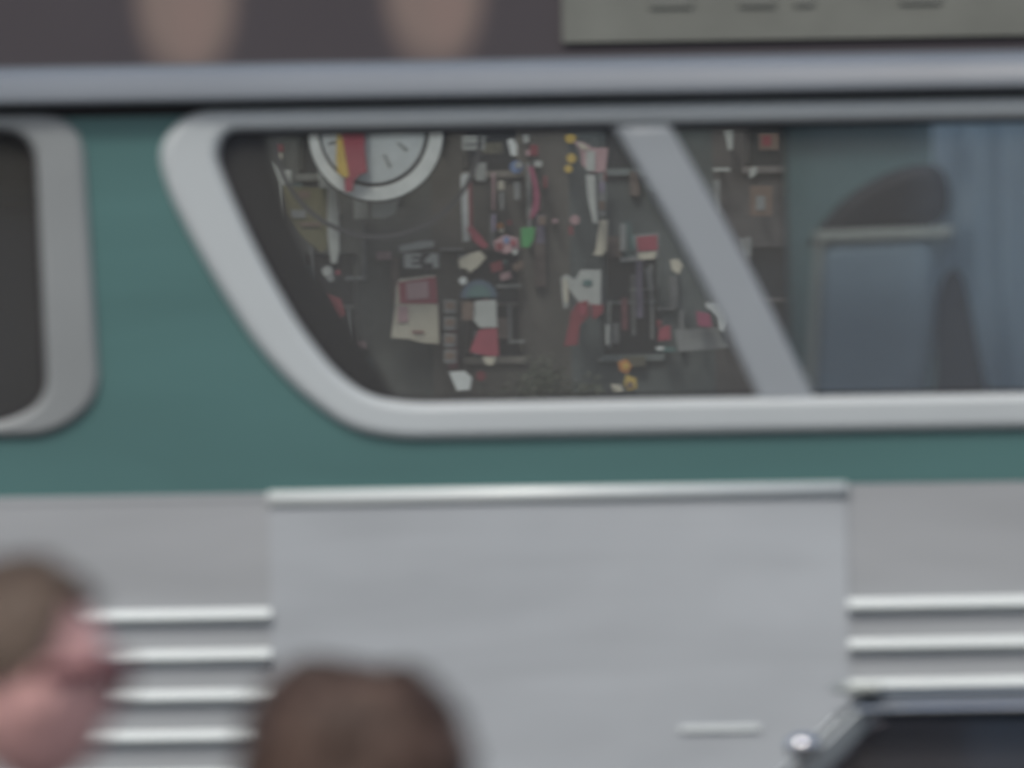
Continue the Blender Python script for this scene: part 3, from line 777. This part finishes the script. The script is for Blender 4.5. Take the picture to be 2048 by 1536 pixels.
for i, (x0, y0, x1, y1, c, lb) in enumerate([
    (984, 345, 990, 420, "pink", "thin pinkish strip left of the small cream plate"),
    (996, 362, 1008, 380, "cream", "small cream plate in the middle of the crowded signs"),
    (1000, 384, 1008, 420, "grey", "thin grey strip under the small cream plate"),
    (1028, 365, 1040, 400, "grey", "faint grey strip beneath the blue globe"),
    (984, 428, 991, 462, "lilac", "thin lilac strip above the pink cluster"),
    (1088, 352, 1094, 376, "dred", "short dark red strip right of the magenta tube"),
    (1076, 432, 1092, 450, "brown", "brown square plate right of the green square"),
    (1104, 438, 1116, 446, "pink", "tiny pink plate low between green square and amber lamps"),
    (1060, 290, 1076, 312, "dred", "dim red square near the magenta tube top"),
    (1052, 300, 1060, 312, "pink", "tiny pink square left of the dim red square"),
    (1068, 322, 1084, 334, "pale", "small pale tilted plate above the magenta tube"),
    (1240, 448, 1252, 502, "grey", "thin greyish upright strip left of the red and white box"),
    (1262, 470, 1268, 500, "teal", "thin teal strip next to the red and white box")]):
    sgn([(c, rect(x0, y0, x1, y1))], lb)
sgn([("magenta", [(1056, 334), (1066, 332), (1074, 360), (1080, 390), (1078, 420), (1066, 436), (1058, 440), (1068, 400), (1066, 370)])], "curved magenta tube sign in the middle of the cluster")
sgn([("green", [(1042, 456), (1070, 454), (1068, 478), (1058, 496), (1042, 494)])], "bright green square sign in the middle")
sgn([("pink", [(988, 482), (1010, 470), (1036, 476), (1038, 498), (1012, 508), (990, 502)]), ("blue", rect(1008, 474, 1018, 486)), ("dred", rect(992, 486, 1006, 500)), ("red", rect(1022, 480, 1032, 492)), ("pale", circ(1030, 504, 6))], "pink blue and red jumbled sign left of the green square")
sgn([("orange", circ(1000, 452, 7)), ("cream", circ(1003, 461, 5))], "small orange and cream lamp above the jumbled pink sign", "lamp", "lamp")
sgn([("dred", rect(1014, 440, 1024, 450))], "small dark red square above the jumbled pink sign")
sgn([("pink", [(1000, 548), (1020, 542), (1024, 556), (1002, 562)]), ("dred", [(980, 528), (1004, 520), (1006, 540), (984, 546)])], "small pink and dark red plate under the jumbled sign")
sgn([("brown", [(1024, 530), (1046, 520), (1048, 534), (1028, 545)]), ("teal", rect(1006, 520, 1014, 528))], "little brown tilted plate under the green square")
for i, (x, y, rr) in enumerate(((1141, 276, 11), (1143, 317, 10), (1137, 338, 8))):
    sgn([("yellow", circ(x, y, rr))], ["topmost of the three amber lamps left of the pale banner", "middle and brightest of the three amber lamps", "lowest and dullest of the three amber lamps"][i], "lamp", "lamp", group="amber lamps")
sgn([("pink", [(1148, 283), (1165, 284), (1186, 296), (1216, 296), (1212, 340), (1198, 346), (1180, 346), (1164, 330), (1160, 302)]), ("cream", [(1154, 284), (1168, 288), (1180, 300), (1162, 298)]), ("pale", rect(1172, 302, 1190, 342))], "pinkish white ragged banner beside the amber lamps", "banner", "banner")
sgn([("pale", [(1172, 350), (1190, 350), (1192, 400), (1196, 448), (1186, 446), (1176, 400)])], "left of two long pale strips hanging beneath the ragged banner")
sgn([("grey", rect(1197, 350, 1212, 432)), ("lilac", rect(1199, 364, 1208, 384)), ("brown", rect(1198, 402, 1210, 420)), ("dred", rect(1208, 340, 1212, 362))], "right of two long strips beneath the ragged banner, grey with brown marks")
sgn([("cream", [(1200, 440), (1216, 440), (1213, 500), (1204, 512), (1186, 510), (1192, 498)])], "cream J shaped sign at the foot of the long pale strips")
sgn([("pink", circ(1150, 440, 10)), ("dred", rect(1138, 452, 1146, 470))], "dim pink disc low left of the long pale strips")
sgn([("grey", [(1268, 470), (1318, 466), (1318, 516), (1272, 522), (1240, 524), (1242, 516), (1270, 512)]), ("red", [(1273, 474), (1314, 470), (1315, 500), (1276, 503)]), ("cream", [(1276, 506), (1314, 503), (1308, 518), (1276, 520)])], "red and white box sign touching the slanted window divider")
sgn([("pale", [(1122, 556), (1132, 548), (1150, 560), (1162, 540), (1202, 540), (1202, 612), (1160, 608), (1146, 590), (1136, 575), (1138, 612), (1128, 618), (1124, 590)]), ("teal", rect(1166, 560, 1184, 572)), ("cream", [(1126, 560), (1132, 556), (1136, 572), (1136, 606), (1130, 606)])], "pale angular sign shaped like a bent letter, right of the tree")
sgn([("dred", [(1156, 605), (1176, 600), (1180, 630), (1160, 650), (1156, 690), (1128, 692), (1138, 650), (1142, 625)]), ("red", rect(1160, 612, 1170, 630))], "dull red angled sign hanging below the bent pale sign")
sgn([("dred", [(1182, 608), (1208, 610), (1206, 626), (1186, 640)])], "small dark red triangle beside the dull red angled sign")
sgn([("pale", rect(1212, 650, 1218, 690))], "thin pale upright right of the dull red angled sign")
sgn([("cream", [(1340, 520), (1356, 518), (1366, 530), (1358, 550), (1344, 540)])], "small cream tag sign by the divider under the red and white box")
sgn([("grey", [(1290, 536), (1300, 536), (1308, 580), (1298, 584)])], "thin tilted grey strip below the red and white box")
sgn([("red", [(1318, 656), (1340, 650), (1342, 680), (1316, 682)]), ("dred", rect(1314, 640, 1322, 654))], "small bright red plate low beside the divider")
sgn([("teal", [(1310, 694), (1352, 694), (1352, 704), (1312, 704)]), ("white", [(1310, 694), (1328, 693), (1328, 699), (1316, 701)])], "thin teal ledge sign with white end under the bright red plate")
sgn([("grey", [(1350, 660), (1450, 655), (1460, 695), (1356, 704)])], "broad dim grey awning low by the divider", "awning", "awning")
sgn([("white", [(1410, 606), (1456, 604), (1460, 640), (1450, 662), (1438, 662), (1436, 634), (1424, 622), (1414, 616)])], "white numeral seven shaped sign at the edge of the slanted divider")
sgn([("magenta", [(1392, 622), (1420, 628), (1425, 655), (1396, 652)])], "dim magenta patch sign left of the white seven shape")
sgn([("orange", [(1236, 724), (1252, 718), (1264, 732), (1256, 748), (1240, 742)]), ("yellow", circ(1252, 732, 6)), ], "small orange lamp cluster above the window sill", "lamp", "lamp")
sgn([("yellow", [(1252, 750), (1272, 756), (1274, 776), (1258, 784), (1248, 768)]), ("brown", circ(1260, 770, 7))], "dull yellow round plate near the window sill")
sgn([("cream", [(1222, 768), (1242, 770), (1248, 784), (1228, 786)])], "little cream plate on the window sill line below the orange lamps")
# right window
sgn([("pale", [(1448, 258), (1466, 256), (1466, 298), (1456, 302)])], "pale upright plate at the top of the right hand window")
sgn([("pale", rect(1426, 336, 1460, 343))], "thin white horizontal bar sign in the right hand window")
sgn([("pale", [(1500, 338), (1514, 332), (1512, 350), (1498, 358)])], "small pale tilted tag right of the thin horizontal bar")
sgn([("brown", rect(1518, 266, 1560, 300)), ("dred", rect(1524, 272, 1542, 292))], "reddish brown box sign at the top of the right hand window")
sgn([("brown", rect(1500, 372, 1545, 432)), ("grey", rect(1512, 392, 1530, 420))], "large dull brown panel in the right hand window", "panel")
sgn([("grey", [(1426, 360), (1440, 360), (1440, 425), (1430, 430)])], "greyish upright strip against the right side of the divider")
sgn([("grey", [(1478, 478), (1502, 474), (1504, 512), (1484, 516)])], "dim grey square low in the right hand window")

# street tree
def tree(x, y, h, cr, label, seed):
    rr = random.Random(seed)
    t = empty("tree", (x, y, .12), label, "tree")
    bm = bmesh.new(); cyl(bm, (x, y, .1), (x, y, h*.55), .22, .12, 12)
    cents = []
    for i in range(9):
        a = i*2.4; e = Vector((x+math.cos(a)*cr*.6, y+math.sin(a)*cr*.6, h*.55+rr.uniform(.1, .8)*h*.4))
        cyl(bm, (x, y, h*.5), e, .07, .02, 8); cents.append(e)
    bmlink("trunk", bm, mat("bark", (.06, .048, .035), .9, var=.3, scale=10), t)
    cents += [Vector((x+rr.gauss(0, cr*.4), y+rr.gauss(0, cr*.4), h*.75+rr.gauss(0, h*.1))) for _ in range(16)]
    bm = bmesh.new()
    for c in cents:
        for _ in range(420):
            p = c+Vector((rr.gauss(0, 1), rr.gauss(0, 1), rr.gauss(0, 1)))*cr*.2
            n1 = Vector((rr.gauss(0, 1), rr.gauss(0, 1), rr.gauss(0, 1))).normalized(); n2 = n1.orthogonal().normalized()*.04; n3 = n1.cross(n2)*.6
            bm.faces.new([bm.verts.new(q) for q in (p-n2, p+n3, p+n2, p-n3)])
    bmlink("crown", bm, mat("leaves", (.075, .085, .052), .7, var=.5, scale=1.5), t)
p = W(1075, 740, 292); tree(p.x, 292, p.z+.25, .95, "street tree with small dark green crown low in the middle of the view", 3)

# ---------------------------------------------------------------- unseen buildings added behind the camera to shape reflections in the glass and paint
def added_building(x0, x1, h, col, label, seed):
    b = empty("building", ((x0+x1)/2, -22, 0), label, "building")
    m = mat("near_facade_%d" % seed, col, .8, var=.2, scale=.7)
    gl = _m["far_window_glass"]; holes = []; wins = []
    z = 4.4
    while z+2 < h:
        x = x0+.7
        while x+1.2 < x1:
            holes.append([(x, z), (x+1, z), (x+1, z+1.8), (x, z+1.8)]); wins.append((x, z)); x += 2.0
        z += 3.2
    holes.append([(x0+.5, .3), (x1-.5, .3), (x1-.5, 3.0), (x0+.5, 3.0)])
    plate("wall", [[(x0, .1), (x1, .1), (x1, h), (x0, h)]]+holes, -22.4, -22, m, b)
    boxo("rear_block", (x0+.02, x1-.02, -30, -22.7, .1, h-.02), m, b)
    boxo("shopfront", (x0+.52, x1-.52, -22.3, -22.2, .32, 2.98), gl, b)
    boxo("cornice", (x0+.01, x1-.01, -21.997, -21.6, h-.5, h-.1), m, b)
    for x, z in wins: boxo("window", (x+.003, x+.997, -22.3, -22.25, z+.003, z+1.797), gl, b)
added_building(-30, -12, 12, (.28, .25, .24), "dull stone building added unseen behind the camera, far left of the street row", 20)
added_building(-12, 2.3, 11, (.42, .37, .345), "warm grey building added unseen directly behind the camera to tone the glass reflections", 21)
added_building(2.3, 14, 12, (.72, .78, .82), "pale building added unseen behind the camera, to the right, to brighten the right pane", 22)
added_building(14, 30, 12, (.3, .29, .27), "sand coloured building added unseen behind the camera, far right of the street row", 23)
